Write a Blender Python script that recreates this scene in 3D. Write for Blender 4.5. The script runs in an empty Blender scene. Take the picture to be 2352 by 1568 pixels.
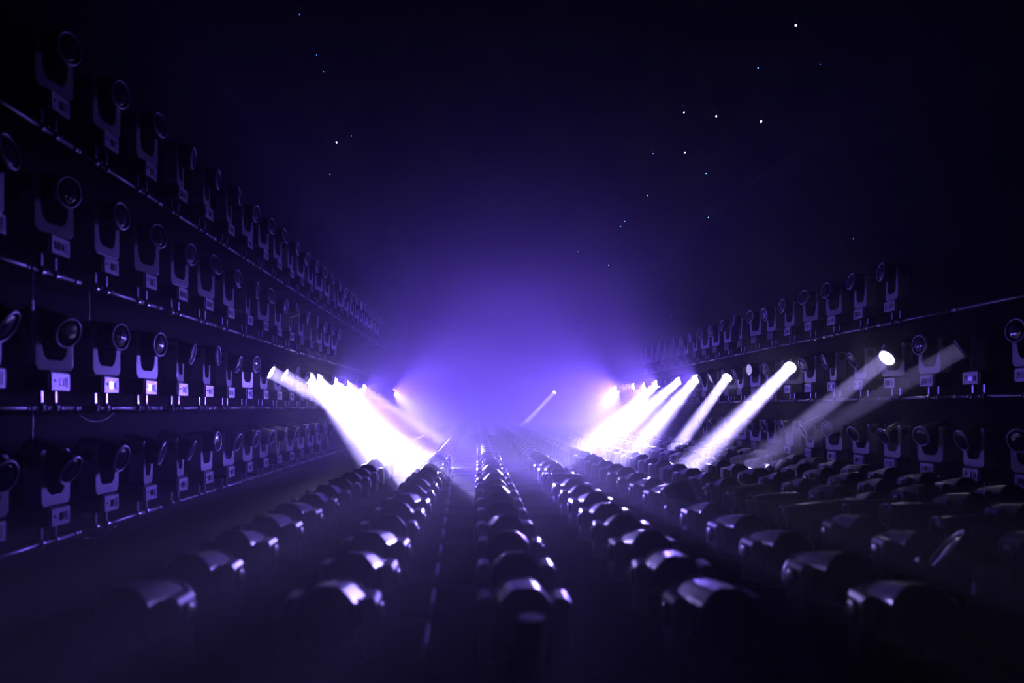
import bpy, bmesh, math, random
from mathutils import Vector, Matrix

random.seed(7)
scene = bpy.context.scene
C = scene.collection

# ------------------------------------------------------------------ camera
FPX, VX, VY = 1581.0, 1095.0, 937.0          # focal length and vanishing point (2352x1568 frame)
EYE = 1.68
cam_data = bpy.data.cameras.new('camera')
cam = bpy.data.objects.new('camera', cam_data)
C.objects.link(cam)
cam.location = (0, 0, EYE)
cam.rotation_euler = (math.radians(90), 0, 0)
cam_data.sensor_fit = 'HORIZONTAL'
cam_data.sensor_width = 36
cam_data.lens = FPX / 2352 * 36
cam_data.shift_x = (1176 - VX) / 2352
cam_data.shift_y = (VY - 784) / 2352
cam_data.clip_start = 0.05
cam_data.dof.use_dof = True
cam_data.dof.focus_distance = 19.0
cam_data.dof.aperture_fstop = 0.75
scene.camera = cam

# ------------------------------------------------------------------ world, exposure
world = bpy.data.worlds.new('world')
scene.world = world
world.use_nodes = True
world.node_tree.nodes['Background'].inputs[0].default_value = (0, 0, 0, 1)
world.node_tree.nodes['Background'].inputs[1].default_value = 0
scene.view_settings.view_transform = 'Standard'
scene.view_settings.look = 'None'
scene.view_settings.exposure = 0
scene.view_settings.gamma = 1
scene.view_settings.use_curve_mapping = False
scene.cycles.use_denoising = True
scene.cycles.volume_bounces = 0
scene.cycles.max_bounces = 1
scene.cycles.diffuse_bounces = 1
scene.cycles.transmission_bounces = 1
scene.cycles.adaptive_threshold = 0.05
scene.cycles.glossy_bounces = 1
scene.cycles.sample_clamp_indirect = 4.0
scene.cycles.caustics_reflective = False
scene.cycles.caustics_refractive = False

# light settings shared by every lamp
BEAM_COL = (0.42, 0.35, 1.0)
GLOW_FILL_COL = (0.17, 0.088, 1.0)  # added fill spots that make the haze glow
FILL_FLOOD_COL = (0.20, 0.12, 1.0)  # floods added to light haze, floor rows and aisle wall
BEAM_W = 260.0
GLOW_FILL_W = 1000.0
HAZE = [  # x0, x1, y0, y1, z0, z1, density, label
    (-4.748, 7.498, 5.2525, 46.998, -1.0, 7.798, 0.055, 'violet stage haze hanging in the hall beyond the front rows'),
    (-4.748, 7.498, 0.6, 5.252, -1.0, 1.25, 0.060, 'low violet mist lying over the front floor rows'),
]
HAZE_COL = (0.92, 0.92, 0.92)
HAZE_G = 0.3

# ------------------------------------------------------------------ materials
def principled(name, col, rough=0.5, metal=0.0, spec=0.5, wear=0.0, scale=30.0, bump=0.0):
    m = bpy.data.materials.new(name)
    m.use_nodes = True
    nt = m.node_tree
    b = nt.nodes['Principled BSDF']
    b.inputs['Base Color'].default_value = (*col, 1)
    b.inputs['Roughness'].default_value = rough
    b.inputs['Metallic'].default_value = metal
    b.inputs['Specular IOR Level'].default_value = spec
    if wear or bump:
        tc = nt.nodes.new('ShaderNodeTexCoord')
        n = nt.nodes.new('ShaderNodeTexNoise')
        n.inputs['Scale'].default_value = scale
        n.inputs['Detail'].default_value = 3
        nt.links.new(tc.outputs['Object'], n.inputs['Vector'])
        if wear:
            mr = nt.nodes.new('ShaderNodeMapRange')
            mr.inputs['To Min'].default_value = max(0.02, rough - wear)
            mr.inputs['To Max'].default_value = min(1, rough + wear)
            nt.links.new(n.outputs['Fac'], mr.inputs['Value'])
            nt.links.new(mr.outputs['Result'], b.inputs['Roughness'])
        if bump:
            bp = nt.nodes.new('ShaderNodeBump')
            bp.inputs['Strength'].default_value = bump
            bp.inputs['Distance'].default_value = 0.01
            nt.links.new(n.outputs['Fac'], bp.inputs['Height'])
            nt.links.new(bp.outputs['Normal'], b.inputs['Normal'])
    return m

def emissive(name, col, strength):
    m = bpy.data.materials.new(name)
    m.use_nodes = True
    b = m.node_tree.nodes['Principled BSDF']
    b.inputs['Base Color'].default_value = (0.02, 0.02, 0.03, 1)
    b.inputs['Emission Color'].default_value = (*col, 1)
    b.inputs['Emission Strength'].default_value = strength
    m.cycles.emission_sampling = 'NONE'
    return m

M = {
    'shell': principled('black_shell', (0.008, 0.008, 0.010), 0.32, wear=0.08),
    'shell_painted_lit': principled('black_shell_painted_lit', (0.30, 0.29, 0.33), 0.30, wear=0.05),  # beam light painted into a paler copy of the black shell
    'base': principled('black_base', (0.014, 0.014, 0.017), 0.5, wear=0.08),
    'yoke': principled('grey_yoke', (0.42, 0.42, 0.46), 0.34, wear=0.06),
    'panel': principled('pale_panel', (0.80, 0.78, 0.84), 0.32, wear=0.05),
    'screen': principled('dark_screen', (0.10, 0.10, 0.13), 0.12),
    'ring': principled('ring_metal', (0.62, 0.61, 0.66), 0.32, metal=0.2),
    'lens': principled('dark_lens', (0.02, 0.02, 0.04), 0.08),
    'lens_on': emissive('lit_lens', (0.72, 0.62, 1.0), 28.0),
    'lens_dim': emissive('dim_lens', (0.55, 0.45, 1.0), 1.2),
    'lens_blue': emissive('blue_lens', (0.02, 0.16, 1.0), 0.35),
    'pipe': principled('lighting_pipe', (0.22, 0.22, 0.25), 0.33, metal=0.7, wear=0.1, scale=12),
    'clamp': principled('steel_clamp', (0.42, 0.42, 0.46), 0.3, metal=0.8),
    'cable': principled('black_cable', (0.05, 0.05, 0.06), 0.35),
    'tray': principled('black_tray', (0.010, 0.010, 0.012), 0.6, spec=0.25, wear=0.1),
    'tube': principled('bright_tube', (0.62, 0.60, 0.66), 0.3, metal=0.3, wear=0.05),
    'floor': principled('black_floor', (0.010, 0.010, 0.012), 0.55, spec=0.25, wear=0.12, scale=3, bump=0.05),
    'drape': principled('black_drape', (0.0022, 0.0022, 0.003), 0.95, spec=0.05, wear=0.05, scale=6, bump=0.2),
    'led': emissive('blue_led', (0.10, 0.30, 1.0), 9.0),
    'led_white': emissive('white_led', (0.55, 0.60, 1.0), 30.0),
    'led_dim': emissive('deep_blue_led', (0.03, 0.20, 1.0), 3.0),
}

# ------------------------------------------------------------------ mesh helpers
def mesh_from(bm, name, mat, smooth=False):
    me = bpy.data.meshes.new(name)
    bm.normal_update()
    bm.to_mesh(me)
    bm.free()
    me.materials.append(M[mat] if isinstance(mat, str) else mat)
    if smooth:
        for p in me.polygons:
            p.use_smooth = True
    return me

def link(name, me, parent=None, loc=(0, 0, 0), rot=(0, 0, 0)):
    o = bpy.data.objects.new(name, me)
    C.objects.link(o)
    o.parent = parent
    o.location = loc
    o.rotation_euler = rot
    return o

def tag(o, label, cat, group=None, kind=None):
    o['label'] = label
    o['category'] = cat
    if group:
        o['group'] = group
    if kind:
        o['kind'] = kind
    return o

def add_box(bm, cx, cy, cz, sx, sy, sz, bevel=0.0, seg=2):
    r = bmesh.ops.create_cube(bm, size=1.0)
    vs = r['verts']
    bmesh.ops.scale(bm, vec=(sx, sy, sz), verts=vs)
    bmesh.ops.translate(bm, vec=(cx, cy, cz), verts=vs)
    if bevel:
        es = list({e for v in vs for e in v.link_edges})
        bmesh.ops.bevel(bm, geom=es, offset=bevel, segments=seg, profile=0.6, affect='EDGES')
    return vs

def add_prism(bm, pts, y0, y1):
    """closed profile in xz, extruded along y"""
    n = len(pts)
    a = [bm.verts.new((x, y0, z)) for x, z in pts]
    b = [bm.verts.new((x, y1, z)) for x, z in pts]
    bm.faces.new(a[::-1] if y1 < y0 else a)
    bm.faces.new(b if y1 < y0 else b[::-1])
    for i in range(n):
        j = (i + 1) % n
        bm.faces.new((a[i], b[i], b[j], a[j]) if y1 > y0 else (a[i], a[j], b[j], b[i]))
    bmesh.ops.recalc_face_normals(bm, faces=bm.faces)

def add_loft(bm, rings, cap=True):
    loops = [[bm.verts.new(p) for p in r] for r in rings]
    n = len(loops[0])
    for a, b in zip(loops, loops[1:]):
        for i in range(n):
            j = (i + 1) % n
            bm.faces.new((a[i], a[j], b[j], b[i]))
    if cap:
        bm.faces.new(loops[0][::-1])
        bm.faces.new(loops[-1])
    bmesh.ops.recalc_face_normals(bm, faces=bm.faces)

def circle(r, y, n=24):
    return [(r * math.cos(2 * math.pi * i / n), y, r * math.sin(2 * math.pi * i / n)) for i in range(n)]

def octagon(w, h, y, n_arc=2, cut=0.58):
    """rounded octagonal section, half-width w, half-height h, flat top of the head about 0.4 w wide"""
    pts = []
    base = [(w, -h * cut * 0.72), (w, h * cut * 0.72), (w * 0.42, h), (-w * 0.42, h),
            (-w, h * cut * 0.72), (-w, -h * cut * 0.72), (-w * 0.42, -h), (w * 0.42, -h)]
    m = len(base)
    for i in range(m):
        p0, p1, p2 = base[i - 1], base[i], base[(i + 1) % m]
        for t in (-0.22, -0.08, 0.08, 0.22):
            q = p0 if t < 0 else p2
            k = abs(t)
            pull = 0.06 if k < 0.1 else 0.0
            x = p1[0] + (q[0] - p1[0]) * k
            z = p1[1] + (q[1] - p1[1]) * k
            mx, mz = (p0[0] + p2[0]) / 2, (p0[1] + p2[1]) / 2
            pts.append((x + (mx - x) * pull, y, z + (mz - z) * pull))
    return pts

def add_tube(bm, path, r, n=10):
    rings = []
    for i, p in enumerate(path):
        p = Vector(p)
        a = Vector(path[max(0, i - 1)])
        b = Vector(path[min(len(path) - 1, i + 1)])
        d = (b - a).normalized()
        up = Vector((0, 0, 1)) if abs(d.z) < 0.95 else Vector((1, 0, 0))
        s = d.cross(up).normalized()
        t = s.cross(d)
        rings.append([p + (s * math.cos(2 * math.pi * k / n) + t * math.sin(2 * math.pi * k / n)) * r for k in range(n)])
    add_loft(bm, rings)

# ------------------------------------------------------------------ the room
X_L, X_R, Y0, Y1, ZC = -4.75, 7.5, -2.5, 47.0, 7.8

def struct(name, size, loc, mat):
    bm = bmesh.new()
    add_box(bm, 0, 0, 0, *size)
    o = link(name, mesh_from(bm, name, mat), None, loc)
    o['kind'] = 'structure'
    return o

ym, yl = (Y0 + Y1) / 2, Y1 - Y0
xm, xl = (X_L + X_R) / 2, X_R - X_L
struct('floor', (xl + 0.6, yl + 0.6, 0.2), (xm, ym, -0.1), 'floor')
struct('ceiling', (xl + 0.6, yl + 0.6, 0.2), (xm, ym, ZC + 0.1), 'drape')
struct('wall_left', (0.2, yl + 0.6, ZC), (X_L - 0.1, ym, ZC / 2), 'drape')
struct('wall_right', (0.2, yl + 0.6, ZC), (X_R + 0.1, ym, ZC / 2), 'drape')
struct('wall_back', (xl, 0.2, ZC), (xm, Y1 + 0.1, ZC / 2), 'drape')
struct('wall_front', (xl, 0.2, ZC), (xm, Y0 - 0.1, ZC / 2), 'drape')

# stage haze in blocks, cut away above the front rows to keep the near walls dark
def haze(name, x0, x1, y0, y1, z0, z1, density, label):
    hm = bpy.data.materials.new(name)
    hm.use_nodes = True
    nt = hm.node_tree
    for n in list(nt.nodes):
        nt.nodes.remove(n)
    out = nt.nodes.new('ShaderNodeOutputMaterial')
    vs = nt.nodes.new('ShaderNodeVolumeScatter')
    vs.inputs['Color'].default_value = (*HAZE_COL, 1)
    vs.inputs['Density'].default_value = density
    vs.inputs['Anisotropy'].default_value = HAZE_G
    nt.links.new(vs.outputs[0], out.inputs['Volume'])
    bm = bmesh.new()
    add_box(bm, 0, 0, 0, x1 - x0, y1 - y0, z1 - z0)
    hz = link(name, mesh_from(bm, name, hm), None, ((x0 + x1) / 2, (y0 + y1) / 2, (z0 + z1) / 2))
    tag(hz, label, 'haze', kind='stuff')

for x0, x1, y0, y1, z0, z1, d, lab in HAZE:
    haze('haze', x0, x1, y0, y1, z0, z1, d, lab)

# ------------------------------------------------------------------ moving-head meshes
PIVOT = 0.66

def build_meshes():
    D = {}
    # base: bevelled box with a stepped top and feet
    bm = bmesh.new()
    add_box(bm, 0, 0, 0.115, 0.36, 0.24, 0.17, 0.018)
    add_box(bm, 0, 0, 0.207, 0.24, 0.20, 0.02, 0.006, 1)
    D['base'] = mesh_from(bm, 'base', 'base')
    bm = bmesh.new()
    add_box(bm, 0, 0, 0.015, 0.05, 0.05, 0.03, 0.008, 1)
    D['foot'] = mesh_from(bm, 'foot', 'base')
    # control panel: pale frame plate with raised border, on the base's +y side
    bm = bmesh.new()
    w, h = 0.28, 0.165
    outer = [(-w / 2, -h / 2), (w / 2, -h / 2), (w / 2, h / 2), (-w / 2, h / 2)]
    b_ = 0.028
    inner = [(-w / 2 + b_, -h / 2 + b_), (w / 2 - b_, -h / 2 + b_), (w / 2 - b_, h / 2 - b_), (-w / 2 + b_, h / 2 - b_)]
    yo, yi, yb = 0.012, 0.012, 0.004
    vo = [bm.verts.new((x, yo, z)) for x, z in outer]
    vi = [bm.verts.new((x, yi, z)) for x, z in inner]
    vf = [bm.verts.new((x, yb, z)) for x, z in inner]
    vb = [bm.verts.new((x, 0, z)) for x, z in outer]
    for i in range(4):
        j = (i + 1) % 4
        bm.faces.new((vo[i], vo[j], vi[j], vi[i]))
        bm.faces.new((vi[i], vi[j], vf[j], vf[i]))
        bm.faces.new((vb[i], vb[j], vo[j], vo[i]))
    bm.faces.new(vf)
    bm.faces.new(vb[::-1])
    bmesh.ops.recalc_face_normals(bm, faces=bm.faces)
    D['panel'] = mesh_from(bm, 'control_panel', 'panel')
    bm = bmesh.new()
    add_box(bm, 0, 0, 0, 0.10, 0.006, 0.075, 0.002, 1)
    D['screen'] = mesh_from(bm, 'screen', 'screen')
    bm = bmesh.new()
    add_loft(bm, [circle(0.013, 0, 12), circle(0.013, 0.012, 12), circle(0.009, 0.016, 12)])
    D['knob'] = mesh_from(bm, 'knob', 'ring', True)
    bm = bmesh.new()
    add_box(bm, 0, 0, 0, 0.022, 0.014, 0.07, 0.004, 1)
    D['connector'] = mesh_from(bm, 'connector', 'panel')
    # yoke: U-shaped casting, arms thick at the foot
    W, A = 0.23, 0.76
    prof = [(-0.19, 0.222), (0.19, 0.222), (W, 0.27), (W, A - 0.03), (W - 0.012, A - 0.008), (W - 0.03, A),
            (W - 0.068, A), (W - 0.078, A - 0.012), (W - 0.078, 0.46), (W - 0.10, 0.37), (0.085, 0.325),
            (-0.085, 0.325), (-W + 0.10, 0.37), (-W + 0.078, 0.46), (-W + 0.078, A - 0.012), (-W + 0.068, A),
            (-W + 0.03, A), (-W + 0.012, A - 0.008), (-W, A - 0.03), (-W, 0.27)]
    bm = bmesh.new()
    add_prism(bm, prof, -0.085, 0.085)
    es = [e for e in bm.edges if len(e.link_faces) == 2 and e.calc_face_angle(0) > 1.2 and abs(e.verts[0].co.y - e.verts[1].co.y) < 1e-5]
    bmesh.ops.bevel(bm, geom=es, offset=0.008, segments=2, profile=0.6, affect='EDGES')
    D['yoke'] = mesh_from(bm, 'yoke', 'yoke')
    # tilt cap: round cover on the outside of an arm
    bm = bmesh.new()
    ring = lambda r, x: [(x, r * math.cos(2 * math.pi * i / 20), r * math.sin(2 * math.pi * i / 20)) for i in range(20)]
    add_loft(bm, [ring(0.06, 0), ring(0.06, 0.012), ring(0.045, 0.02)])
    D['tilt_cap'] = mesh_from(bm, 'tilt_cap', 'shell', True)
    # head: octagonal shell, pointing along +y
    bm = bmesh.new()
    add_loft(bm, [octagon(0.120, 0.125, -0.222), octagon(0.138, 0.142, -0.215), octagon(0.144, 0.150, -0.20), octagon(0.146, 0.154, -0.06),
                  octagon(0.146, 0.154, 0.07), octagon(0.144, 0.150, 0.15), circ_as(0.146, 0.20), circ_as(0.146, 0.235)])
    D['head'] = mesh_from(bm, 'head', 'shell')
    D['head_painted_lit'] = D['head'].copy()
    D['head_painted_lit'].materials[0] = M['shell_painted_lit']
    # rear vent plate
    bm = bmesh.new()
    add_box(bm, 0, 0, 0, 0.10, 0.014, 0.012, 0.003, 1)
    D['vent_fin'] = mesh_from(bm, 'vent_fin', 'shell')
    # lens ring and lens
    bm = bmesh.new()
    n = 32
    sec = [(0.128, 0.0), (0.152, 0.0), (0.157, 0.012), (0.152, 0.030), (0.140, 0.036), (0.130, 0.028)]
    loops = [[bm.verts.new((r * math.cos(2 * math.pi * i / n), y, r * math.sin(2 * math.pi * i / n))) for i in range(n)] for r, y in sec]
    for k in range(len(sec)):
        a, b = loops[k], loops[(k + 1) % len(sec)]
        for i in range(n):
            j = (i + 1) % n
            bm.faces.new((a[i], a[j], b[j], b[i]))
    bmesh.ops.recalc_face_normals(bm, faces=bm.faces)
    D['ring'] = mesh_from(bm, 'lens_ring', 'ring', True)
    for key in ('lens', 'lens_on', 'lens_dim', 'lens_blue'):
        bm = bmesh.new()
        rs = [circle(0.129, 0.0, 28), circle(0.129, 0.006, 28), circle(0.095, 0.016, 28), circle(0.05, 0.022, 28), circle(0.012, 0.024, 28)]
        add_loft(bm, rs)
        D[key] = mesh_from(bm, key, key, True)
    # clamp: half-coupler gripping the pipe below the base
    bm = bmesh.new()
    n = 16
    ang = [2 * math.pi * i / n for i in range(n)]
    sec = [(-0.022, 0.0315), (-0.022, 0.048), (0.022, 0.048), (0.022, 0.0315)]
    lo = [[bm.verts.new((x, r * math.cos(a), r * math.sin(a))) for a in ang] for x, r in sec]
    for k in range(4):
        for i in range(n):
            j = (i + 1) % n
            bm.faces.new((lo[k][i], lo[k][j], lo[(k + 1) % 4][j], lo[(k + 1) % 4][i]))
    add_box(bm, 0, 0, 0.107, 0.04, 0.04, 0.122, 0.006, 1)
    add_box(bm, 0, 0.066, 0.0, 0.02, 0.04, 0.02, 0.004, 1)
    bmesh.ops.recalc_face_normals(bm, faces=bm.faces)
    D['clamp'] = mesh_from(bm, 'clamp', 'clamp')
    return D

def circ_as(r, y):
    """a circle with the point count and start angle of octagon()"""
    o = octagon(r, r, y)
    out_ = []
    for x, _, z in o:
        a = math.atan2(z, x)
        out_.append((r * math.cos(a), y, r * math.sin(a)))
    return out_

D = build_meshes()
bpy_rad = math.radians

def moving_head(loc, yaw, pan, tilt, label, group, lens='lens', clamps=False, detail=2, shell='head'):
    """an upright moving-head light; yaw turns the base, pan turns yoke and head, tilt lifts the head (all degrees).
    pan 0 = head points along world +y"""
    root = bpy.data.objects.new('moving_head_light', None)
    C.objects.link(root)
    root.location = loc
    root.empty_display_size = 0.2
    tag(root, label, 'stage light', group)
    yw, pn = bpy_rad(yaw), bpy_rad(pan)
    b = link('base', D['base'], root, (0, 0, 0), (0, 0, yw))
    if clamps:
        for sx in (-1, 1):
            link('clamp', D['clamp'], b, (sx * 0.11, 0, -0.14))
    if detail >= 2:
        p = link('control_panel', D['panel'], b, (0, 0.119, 0.113))
        # sub-parts stop at the third level: screen, knob and connector hang on the base
        link('screen', D['screen'], b, (random.choice((-0.04, 0.0, 0.045)), 0.125, 0.113))
        link('knob', D['knob'], b, (0.085, 0.122, 0.125))
        for k in range(2):
            link('connector', D['connector'], b, (-0.085 + 0.035 * k, 0.127, 0.11))
    y = link('yoke', D['yoke'], root, (0, 0, 0), (0, 0, pn))
    if detail >= 1:
        for sx in (-1, 1):
            link('tilt_cap', D['tilt_cap'], y, (sx * 0.229, 0, PIVOT), (0, 0, 0 if sx > 0 else math.pi))
    h = link('head', D[shell], root, (0, 0, PIVOT))
    h.rotation_euler = (Matrix.Rotation(pn, 3, 'Z') @ Matrix.Rotation(bpy_rad(tilt), 3, 'X')).to_euler()
    link('lens_ring', D['ring'], h, (0, 0.225, 0))
    link('lens', D[lens], h, (0, 0.235, 0))
    if detail >= 2:
        for k in range(4):
            link('vent_fin', D['vent_fin'], h, (0, -0.224, -0.045 + 0.03 * k))
    return root, h

def aim(src, dst):
    d = (Vector(dst) - Vector(src)).normalized()
    tilt = math.degrees(math.asin(d.z))
    pan = math.degrees(math.atan2(-d.x, d.y))
    return pan, tilt

def lamp(head, beam, glow_fill, spread=4.0, col=BEAM_COL):
    """the lamp's own light: a narrow beam out of the lens and the wide spill around it"""
    if beam:
        L = bpy.data.lights.new('beam', 'AREA')
        L.shape = 'DISK'
        L.size = 0.25
        L.energy = BEAM_W * beam
        L.spread = bpy_rad(spread)
        L.color = col
        o = bpy.data.objects.new('beam_light', L)
        C.objects.link(o)
        o.parent = head
        o.location = (0, 0.275, 0)
        o.rotation_euler = (bpy_rad(90), 0, 0)      # -z of the lamp along +y of the head
    if glow_fill:
        L = bpy.data.lights.new('glow_fill', 'SPOT')  # added fill spot, aimed level across the hall rather than along the head
        L.energy = GLOW_FILL_W * glow_fill
        L.spot_size = bpy_rad(160 if glow_fill < 5 else 140)
        L.spot_blend = 1.0
        L.shadow_soft_size = 0.12
        L.color = GLOW_FILL_COL
        o = bpy.data.objects.new('glow_fill_light', L)
        C.objects.link(o)
        p = head.parent.location + Vector((0, 0, PIVOT))
        a = head.rotation_euler.to_matrix() @ Vector((0, 1, 0))
        o.location = p + a * 0.29
        side = 1 if p.x < 0 else -1
        o.rotation_euler = (bpy_rad(90), 0, bpy_rad(-90 * side))

ORD = ['first', 'second', 'third', 'fourth', 'fifth', 'sixth', 'seventh', 'eighth', 'ninth', 'tenth', 'eleventh', 'twelfth',
       'thirteenth', 'fourteenth', 'fifteenth', 'sixteenth', 'seventeenth', 'eighteenth', 'nineteenth', 'twentieth',
       'twenty-first', 'twenty-second', 'twenty-third', 'twenty-fourth', 'twenty-fifth', 'twenty-sixth', 'twenty-seventh',
       'twenty-eighth', 'twenty-ninth', 'thirtieth', 'thirty-first', 'thirty-second', 'thirty-third', 'thirty-fourth',
       'thirty-fifth', 'thirty-sixth', 'thirty-seventh', 'thirty-eighth']

def world_px(u, v, depth):
    return Vector(((u - VX) / FPX * depth, depth, EYE - (v - VY) / FPX * depth))

# ------------------------------------------------------------------ wall pipes and their moving heads
S = 0.93
PIPE_XL, PIPE_XR = -4.16, 6.92
TIERS_L = {'knee': EYE - 1.30, 'eye': EYE, 'second': EYE + 1.31, 'top': EYE + 2.68}
TIERS_R = {'knee': EYE - 1.17, 'eye': EYE + 0.16, 'second': EYE + 1.42}
TIER_WORD = {'knee': 'lowest pipe', 'eye': 'eye-level pipe', 'second': 'third pipe up', 'top': 'topmost pipe'}

def pipe_run(x, z, y0, y1, wall_x, label):
    root = bpy.data.objects.new('lighting_pipe', None)
    C.objects.link(root)
    root.location = (x, y0, z)
    tag(root, label, 'pipe', 'pipes along the walls')
    seg = 2 * S
    k = 0
    y = 0.0
    bmx = bmesh.new(); add_tube(bmx, [(0, 0.02, 0), (0, seg - 0.02, 0)], 0.03, 12)
    me = mesh_from(bmx, 'pipe_length', 'pipe', True)
    bmc = bmesh.new()
    add_loft(bmc, [circle(0.034, -0.05, 14), circle(0.041, -0.04, 14), circle(0.041, -0.012, 14), circle(0.036, -0.008, 14), circle(0.036, 0.008, 14), circle(0.041, 0.012, 14), circle(0.041, 0.04, 14), circle(0.034, 0.05, 14)])
    mc = mesh_from(bmc, 'coupler', 'clamp', True)
    bmb = bmesh.new()
    d = wall_x - x
    add_box(bmb, d / 2 + (0.013 if d > 0 else -0.013), 0, 0, abs(d) - 0.038, 0.03, 0.03)
    mb = mesh_from(bmb, 'bracket', 'base')
    while y < (y1 - y0) - 0.1:
        link('pipe_length', me, root, (0, y, 0))
        if y:
            link('coupler', mc, root, (0, y, 0))
        link('bracket', mb, root, (0, y + seg * 0.5, 0))
        y += seg
    link('coupler', mc, root, (0, y, 0))

pipe_run(PIPE_XL, TIERS_L['knee'], 5.275, 30, X_L, 'lowest steel pipe along the wall beside the empty aisle')
pipe_run(PIPE_XL, TIERS_L['eye'], 5.275, 36, X_L, 'eye-level steel pipe along the wall beside the empty aisle')
pipe_run(PIPE_XL, TIERS_L['second'], 5.275, 30, X_L, 'third steel pipe up on the wall beside the empty aisle')
pipe_run(PIPE_XL, TIERS_L['top'], 5.275, 30, X_L, 'topmost steel pipe on the wall beside the empty aisle')
pipe_run(PIPE_XR, TIERS_R['knee'], 6.215, 30, X_R, 'lowest steel pipe along the wall opposite the empty aisle')
pipe_run(PIPE_XR, TIERS_R['eye'], 6.215, 42, X_R, 'eye-level steel pipe along the wall opposite the empty aisle')
pipe_run(PIPE_XR, TIERS_R['second'], 6.215, 32, X_R, 'upper steel pipe along the wall opposite the empty aisle')

# lit lamps and added fill floods: grid index -> (2-D end point of the beam, change of depth, beam, spill)
LIT_L = {8: ((880, 992), 0.0, 0.4, 0.0), 9: ((880, 990), 0.0, 0.3, 0.0), 12: ((860, 1060), -5.6, 0.25, 0.0), 13: ((900, 1060), -6.5, 0.25, 0.0),
         15: ((945, 1058), -8.2, 0.4, 1.2), 17: ((1090, 1160), -11.0, 0.8, 0.0, 12), 20: ((1010, 1010), -3.0, 0.2, 2.6), 30: ((1150, 1150), -24.0, 1.7, 18.0, 8.0)}  # floods with their own spread, and the lamp between them, added as fill light
LIT_R = {1: ((1890, 985), 1.2, 0.03, 0.0, 4, 'lens_dim'), 3: ((1775, 1028), -0.6, 0.05, 0.0), 7: ((1600, 1060), -3.7, 0.3, 0.0), 11: ((1560, 1020), -2.0, 0.4, 0.0),
         14: ((1440, 1050), -8.5, 0.3, 1.6), 16: ((1370, 1040), -9.5, 0.3, 0.0), 19: ((1350, 1030), -10.0, 0.4, 4.9), 21: ((1330, 1155), -18.5, 0.7, 0.0, 11),  # last entry is a flood added to light haze and floor rows
         23: ((320, 985), -21.4, 0.28, 0.0, 14), 27: ((1260, 1150), -24.0, 0.75, 18.0, 8.0)}  # added floods: one fills the aisle wall, one the haze and rows
LENS_R = {9: 'lens_dim', 12: 'lens_dim', 24: 'lens_on', 29: 'lens_on'}
LENS_L = {31: 'lens_on'}

def wall_head(side, tier, i):
    if side == 'L':
        x, z, y = PIPE_XL, TIERS_L[tier], 5.74 + S * i
        yaw, out_pan, where = -90, -90, 'aisle wall'
        lit = LIT_L.get(i) if tier == 'eye' else None
        lens = LENS_L.get(i, 'lens') if tier == 'eye' else 'lens_blue' if tier == 'top' and i in (15, 19, 23) else 'lens'
    else:
        x, z, y = PIPE_XR, TIERS_R[tier], 8.54 + S * i
        yaw, out_pan, where = 90, 90, 'opposite wall'
        lit = LIT_R.get(i) if tier == 'eye' else None
        lens = LENS_R.get(i, 'lens') if tier == 'eye' else 'lens'
    loc = (x, y, z + 0.14)
    rnd = random.Random(hash((side == 'L', len(tier), i)) & 0xffff)
    detail = 2 if y < 15.5 else 1
    grp = 'moving heads clamped along the wall pipes'
    base_label = f'moving head on the {TIER_WORD[tier]} of the {where}, {ORD[i]} from the camera'
    if lit:
        (u, v), dd, beam, glow_fill = lit[:4]
        spread = lit[4] if len(lit) > 4 else 4.0
        src = Vector(loc) + Vector((0, 0, PIVOT))
        dst = world_px(u, v, y + dd)
        pan, tilt = aim(src, dst)
        r, h = moving_head(loc, yaw, pan, tilt, 'lit ' + base_label, grp, lit[5] if len(lit) > 5 else 'lens_on', True, detail)
        lamp(h, beam, glow_fill, spread, FILL_FLOOD_COL if spread > 8 else BEAM_COL)
    else:
        pan = out_pan + rnd.uniform(-14, 14)
        tilt = rnd.uniform(-28, 2)
        if tier in ('second', 'top'):
            tilt = rnd.uniform(-12, 14)
        if lens == 'lens_on':
            pan = out_pan + (20 if side == 'L' else -20)
            tilt = -10
        r, h = moving_head(loc, yaw, pan, tilt, ('blue-lensed ' if lens == 'lens_blue' else 'pale-lensed ' if lens != 'lens' else 'black ') + base_label, grp, lens, True, detail)

for i in range(0, 32):
    wall_head('L', 'eye', i)
for i in range(0, 15):
    wall_head('L', 'knee', i)
for i in range(0, 16):
    wall_head('L', 'second', i)
for i in range(1, 25):
    wall_head('L', 'top', i)
for i in range(0, 34):
    wall_head('R', 'eye', i)
for i in range(0, 14):
    wall_head('R', 'knee', i)
for i in range(3, 22):
    wall_head('R', 'second', i)

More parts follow.
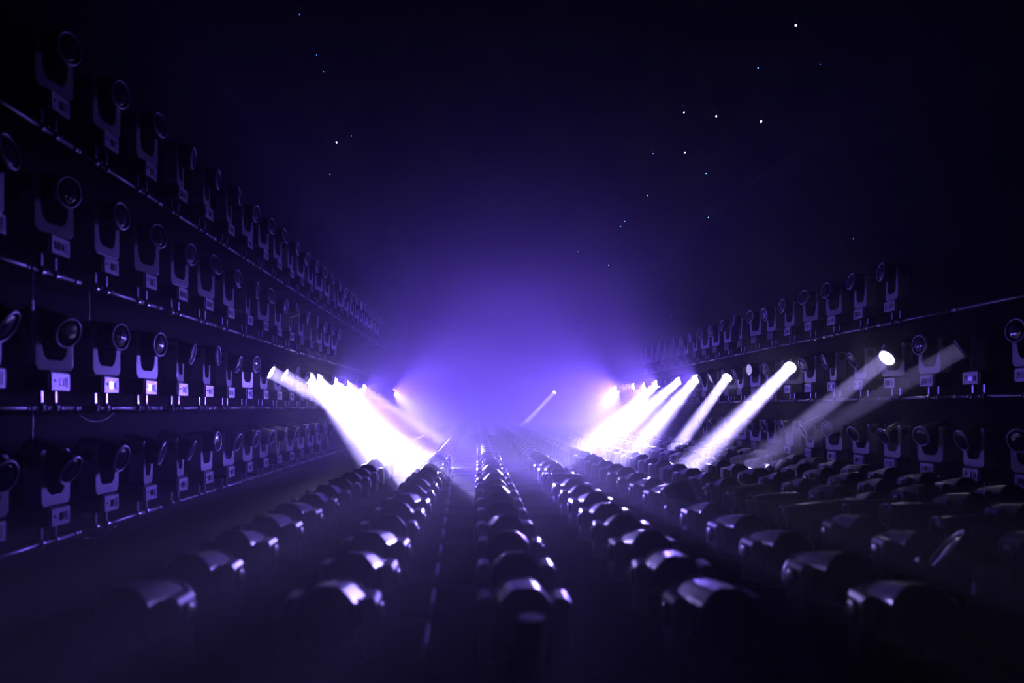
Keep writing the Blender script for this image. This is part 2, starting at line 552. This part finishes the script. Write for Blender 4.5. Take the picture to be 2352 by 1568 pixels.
# ------------------------------------------------------------------ the floor field
ROW0, ROWS, DROW = 3.42, 15, 0.72
COL0, DCOL, NCOL = -1.66, 0.945, 9
COLW = ['aisle-side column', 'second column from the aisle', 'third column from the aisle', 'fourth column from the aisle',
        'fifth column from the aisle', 'sixth column from the aisle', 'seventh column from the aisle',
        'eighth column from the aisle', 'ninth column from the aisle']
SPECIAL = {  # (row, column): (pan, tilt)
    (8, 3): (106, 4), (5, 4): (35, 62), (4, 5): (82, -6), (5, 5): (84, -4), (6, 5): (96, -8), (4, 6): (88, 0), (3, 6): (80, -4), (1, 5): (60, 38),
}
PAINTED_LIT = {(4, 5), (5, 5), (6, 5), (4, 6), (3, 6)}  # heads whose beam light is painted into the shell colour
for r in range(ROWS):
    y = ROW0 + DROW * r
    for c in range(NCOL):
        x = COL0 + DCOL * c
        u = VX + FPX * x / y
        if u > 2352 + 0.3 * FPX / y:
            continue
        rnd = random.Random(r * 31 + c * 7 + 3)
        pan, tilt = rnd.uniform(-7, 7), rnd.uniform(-13, -6)
        if (r, c) in SPECIAL:
            pan, tilt = SPECIAL[(r, c)]
        lab = f'black moving head, {ORD[r]} floor row from the camera, {COLW[c]}'
        painted_lit = (r, c) in PAINTED_LIT
        if painted_lit:
            lab = lab.replace('black moving head', 'painted-as-lit moving head turned sideways')
        moving_head((x, y, 0), 0, pan, tilt, lab, 'moving heads standing in rows on the floor', 'lens', False, 1 if r < 10 else 0, 'head_painted_lit' if painted_lit else 'head')

# rows beyond: one joined mass of far heads
bm = bmesh.new()
src = []
for key, off in (('base', (0, 0, 0)), ('yoke', (0, 0, 0)), ('head', (0, 0, PIVOT))):
    src.append((D[key], Vector(off)))
verts, faces = [], []
for r in range(ROWS, 58):
    y = ROW0 + DROW * r
    for c in range(NCOL):
        x = COL0 + DCOL * c
        for me, off in src:
            n0 = len(verts)
            o3 = off + Vector((x, y, 0))
            verts.extend([tuple(v.co + o3) for v in me.vertices])
            faces.extend([[n0 + k for k in p.vertices] for p in me.polygons])
bm.free()
me = bpy.data.meshes.new('far_moving_heads')
me.from_pydata(verts, [], faces)
me.materials.append(M['shell'])
o = link('far_moving_heads', me)
tag(o, 'distant floor rows of black moving heads fading into the violet haze', 'stage light', kind='stuff')

# long low cable trays behind each row
bm = bmesh.new()
pts = [(-0.06, 0.0), (0.06, 0.0), (0.06, 0.535), (0.05, 0.54), (0.04, 0.535), (0.04, 0.47), (-0.04, 0.47), (-0.04, 0.535), (-0.05, 0.54), (-0.06, 0.535)]
add_prism(bm, pts, -2.35, 6.5)
bmesh.ops.rotate(bm, cent=(0, 0, 0), matrix=Matrix.Rotation(-math.pi / 2, 3, 'Z'), verts=bm.verts)
tray_me = mesh_from(bm, 'cable_tray', 'tray')
TRAY_Y = 0.33
for r in range(-1, 36):
    o = link('cable_tray', tray_me, None, (0, ROW0 + DROW * r + TRAY_Y, 0))
    tag(o, f'long black cable tray crossing the floor, {ORD[r + 1]} from the camera', 'cable tray', 'cable trays between the rows')

# bright tube running into the depth between the columns, in lengths from tray to tray
tube_root = bpy.data.objects.new('floor_tube', None)
C.objects.link(tube_root)
tag(tube_root, 'pale dashed-looking tube running away between the second and third columns', 'tube')
for r in range(-1, 14):
    ya = ROW0 + DROW * r + TRAY_Y + 0.065
    yb = ya + DROW - 0.13
    xa, xb = -0.18 - 0.021 * ya, -0.18 - 0.021 * yb
    bm = bmesh.new()
    add_tube(bm, [(xa, ya, 0.515), (xb, yb, 0.515)], 0.021, 12)
    link('tube_length', mesh_from(bm, 'tube_length', 'tube', True), tube_root)

# ------------------------------------------------------------------ pipe across the far end with one lit head
fp = bpy.data.objects.new('lighting_pipe', None)
C.objects.link(fp)
fp.location = (5.2, 44.8, 2.05)
tag(fp, 'short steel pipe across the far end wall of the hall', 'pipe')
bm = bmesh.new(); add_tube(bm, [(-1.0, 0, 0), (1.0, 0, 0)], 0.03, 12)
link('pipe_length', mesh_from(bm, 'end_pipe', 'pipe', True), fp)
for sx in (-0.7, 0.7):
    bm = bmesh.new(); add_box(bm, 0, 1.108, 0, 0.04, 2.15, 0.04)
    link('bracket', mesh_from(bm, 'bracket', 'base'), fp, (sx, 0, 0))
src = Vector((5.2, 44.8, 2.05 + 0.14 + PIVOT))
pan, tilt = aim(src, world_px(1215, 962, 43.0))
r_, h_ = moving_head((5.2, 44.8, 2.19), 180, pan, tilt, 'lit moving head on the short pipe across the far end wall', 'moving heads clamped along the wall pipes', 'lens_on', True, 1)
lamp(h_, 0.5, 0.0, 3.0)

# ------------------------------------------------------------------ post in front, loose tubes and rods
post = bpy.data.objects.new('black_post', None)
C.objects.link(post)
post.location = (0.208, 2.62, 0)
tag(post, 'short black post with flat round cap in front of the first row', 'post')
def vcyl(r0, z0, r1, z1, n=20):
    bm = bmesh.new()
    add_loft(bm, [[(r * math.cos(2 * math.pi * i / n), r * math.sin(2 * math.pi * i / n), z) for i in range(n)] for r, z in ((r0, z0), (r1, z1))])
    return bm
link('pole', mesh_from(vcyl(0.043, 0.02, 0.043, 0.865), 'pole', 'tray', True), post)
link('cap', mesh_from(vcyl(0.054, 0.866, 0.052, 0.885), 'cap', 'shell'), post)
link('base_plate', mesh_from(vcyl(0.13, 0.0, 0.12, 0.02), 'base_plate', 'tray'), post)

def stand_tube(x0, x1, y, z, label):
    t = bpy.data.objects.new('cross_tube', None)
    C.objects.link(t)
    t.location = (x0, y, 0.54)
    tag(t, label, 'tube')
    bm = bmesh.new(); add_tube(bm, [(0, 0, z - 0.54), (x1 - x0, 0, z - 0.54)], 0.019, 12)
    link('tube', mesh_from(bm, 'tube', 'tube', True), t)
    for x in (0.04, x1 - x0 - 0.04):
        bm = bmesh.new(); add_box(bm, x, 0, (z - 0.54 - 0.02) / 2, 0.03, 0.108, z - 0.54 - 0.022, 0.004, 1)
        link('stand', mesh_from(bm, 'stand', 'tray'), t)
stand_tube(2.60, 4.06, ROW0 + 4 * DROW + TRAY_Y, 0.783, 'long pale tube on short stands between the fifth and sixth floor rows')
stand_tube(2.42, 2.80, ROW0 + 5 * DROW + TRAY_Y, 0.82, 'short pale tube on stands between the sixth and seventh floor rows')

bm = bmesh.new(); add_tube(bm, [(2.405, 3.75, 0.858), (2.815, 3.75, 0.562)], 0.016, 12)
o = link('shiny_rod', mesh_from(bm, 'shiny_rod', 'tube', True))
tag(o, 'thin shiny rod leaning on the cable tray behind the first row', 'rod')

# cables hanging from the wall pipes beside the aisle
def hang_cable(i, tier, length, label, sleeve=False):
    y = 5.74 + S * i - 0.3
    z = TIERS_L[tier]
    t = bpy.data.objects.new('hanging_cable', None)
    C.objects.link(t)
    t.location = (PIPE_XL + 0.042, y, z)
    tag(t, label, 'cable', 'cables hanging from the wall pipes')
    bm = bmesh.new(); add_tube(bm, [(0, 0, 0.03), (0.004, 0, -0.1), (0.0, 0.006, -length * 0.6), (0.004, 0, -length)], 0.009, 8)
    link('cord', mesh_from(bm, 'cord', 'clamp', True), t)
    if sleeve:
        bm = bmesh.new(); add_box(bm, 0.0, 0.0, -length * 0.42, 0.03, 0.045, 0.10, 0.008, 1)
        link('tag_sleeve', mesh_from(bm, 'tag_sleeve', 'panel'), t)
hang_cable(1, 'second', 0.85, 'thin cable with pale sleeve hanging from the third pipe up', True)
hang_cable(2, 'second', 0.48, 'short thin cable hanging beside the sleeved cable')
hang_cable(1, 'eye', 0.42, 'thin cable hanging below the eye-level pipe of the aisle wall')

def loop_cable(y0, y1, z, drop, label):
    bm = bmesh.new()
    pts = [(PIPE_XL, y0 + (y1 - y0) * k / 12, z - 0.050 - drop * (1 - (2 * k / 12 - 1) ** 2)) for k in range(13)]
    add_tube(bm, pts, 0.008, 8)
    o = link('hanging_cable', mesh_from(bm, 'loop_cable', 'cable', True))
    tag(o, label, 'cable', 'cables hanging from the wall pipes')
loop_cable(7.15, 7.9, TIERS_L['eye'], 0.10, 'black cable drooping in a loop under the eye-level pipe')
loop_cable(7.25, 7.95, TIERS_L['knee'], 0.08, 'black cable drooping in a loop under the lowest pipe')

# ------------------------------------------------------------------ pilot lamps on the ceiling
SPOTS = [  # pixel seen, size in pixels, brightness key
    (773, 327, 5.5, 'led_white'), (1828, 58, 6, 'led_white'), (1748, 279, 6, 'led_white'), (1645, 267, 5, 'led_white'), (1571, 258, 4, 'led_white'),
    (1573, 350, 4.5, 'led_white'), (1500, 353, 3, 'led'), (1622, 398, 3.5, 'led'), (1627, 499, 4, 'led'), (1487, 449, 3, 'led'), (1741, 156, 3.5, 'led'),
    (1435, 508, 2.6, 'led'), (1425, 520, 3, 'led'), (1398, 609, 3, 'led_white'), (1327, 578, 2.4, 'led'), (604, 578, 6, 'led'), (685, 638, 5, 'led'),
    (1960, 548, 4, 'led_dim'), (688, 33, 4, 'led_dim'), (727, 126, 3.5, 'led_dim'), (743, 164, 3, 'led_dim'), (807, 312, 3, 'led_dim'), (758, 400, 3, 'led'),
    (809, 730, 3.5, 'led'), (1884, 148, 2.5, 'led_dim'), (1525, 732, 2.6, 'led_dim'), (1543, 724, 2.6, 'led_dim')]
lam = []
for u, v, px, key in SPOTS:
    depth = min((ZC - 0.16 - EYE) * FPX / (VY - v), 43.0)
    depth = min(depth, (4.5 if u < VX else 7.2) * FPX / abs(u - VX))
    lam.append((depth, u, v, px, key))
lam.sort()
COLW2 = {'led': 'tiny blue', 'led_dim': 'faint deep-blue', 'led_white': 'bright bluish-white'}
for k, (depth, u, v, px, key) in enumerate(lam):
    p = world_px(u, v, depth)
    r = px * depth / FPX * 0.34
    t = bpy.data.objects.new('pilot_lamp', None)
    C.objects.link(t)
    t.location = (p.x, p.y, ZC)
    tag(t, f'{COLW2[key]} pilot lamp hanging from the black ceiling, {ORD[k]} nearest the camera', 'pilot lamp', 'pilot lamps under the ceiling')
    n = 12
    bm = bmesh.new()
    add_loft(bm, [[(rr * math.cos(2 * math.pi * i / n), rr * math.sin(2 * math.pi * i / n), z) for i in range(n)] for rr, z in ((0.05, -0.004), (0.045, -0.03), (0.008, -0.034), (0.008, p.z - ZC + r * 1.25), (r * 0.9, p.z - ZC + r * 1.2), (r * 0.9, p.z - ZC + r * 0.55))])
    link('holder', mesh_from(bm, 'holder', 'base'), t)
    bm = bmesh.new()
    bmesh.ops.create_uvsphere(bm, u_segments=10, v_segments=6, radius=r)
    link('bulb', mesh_from(bm, 'bulb', key, True), t, (0, 0, p.z - ZC))
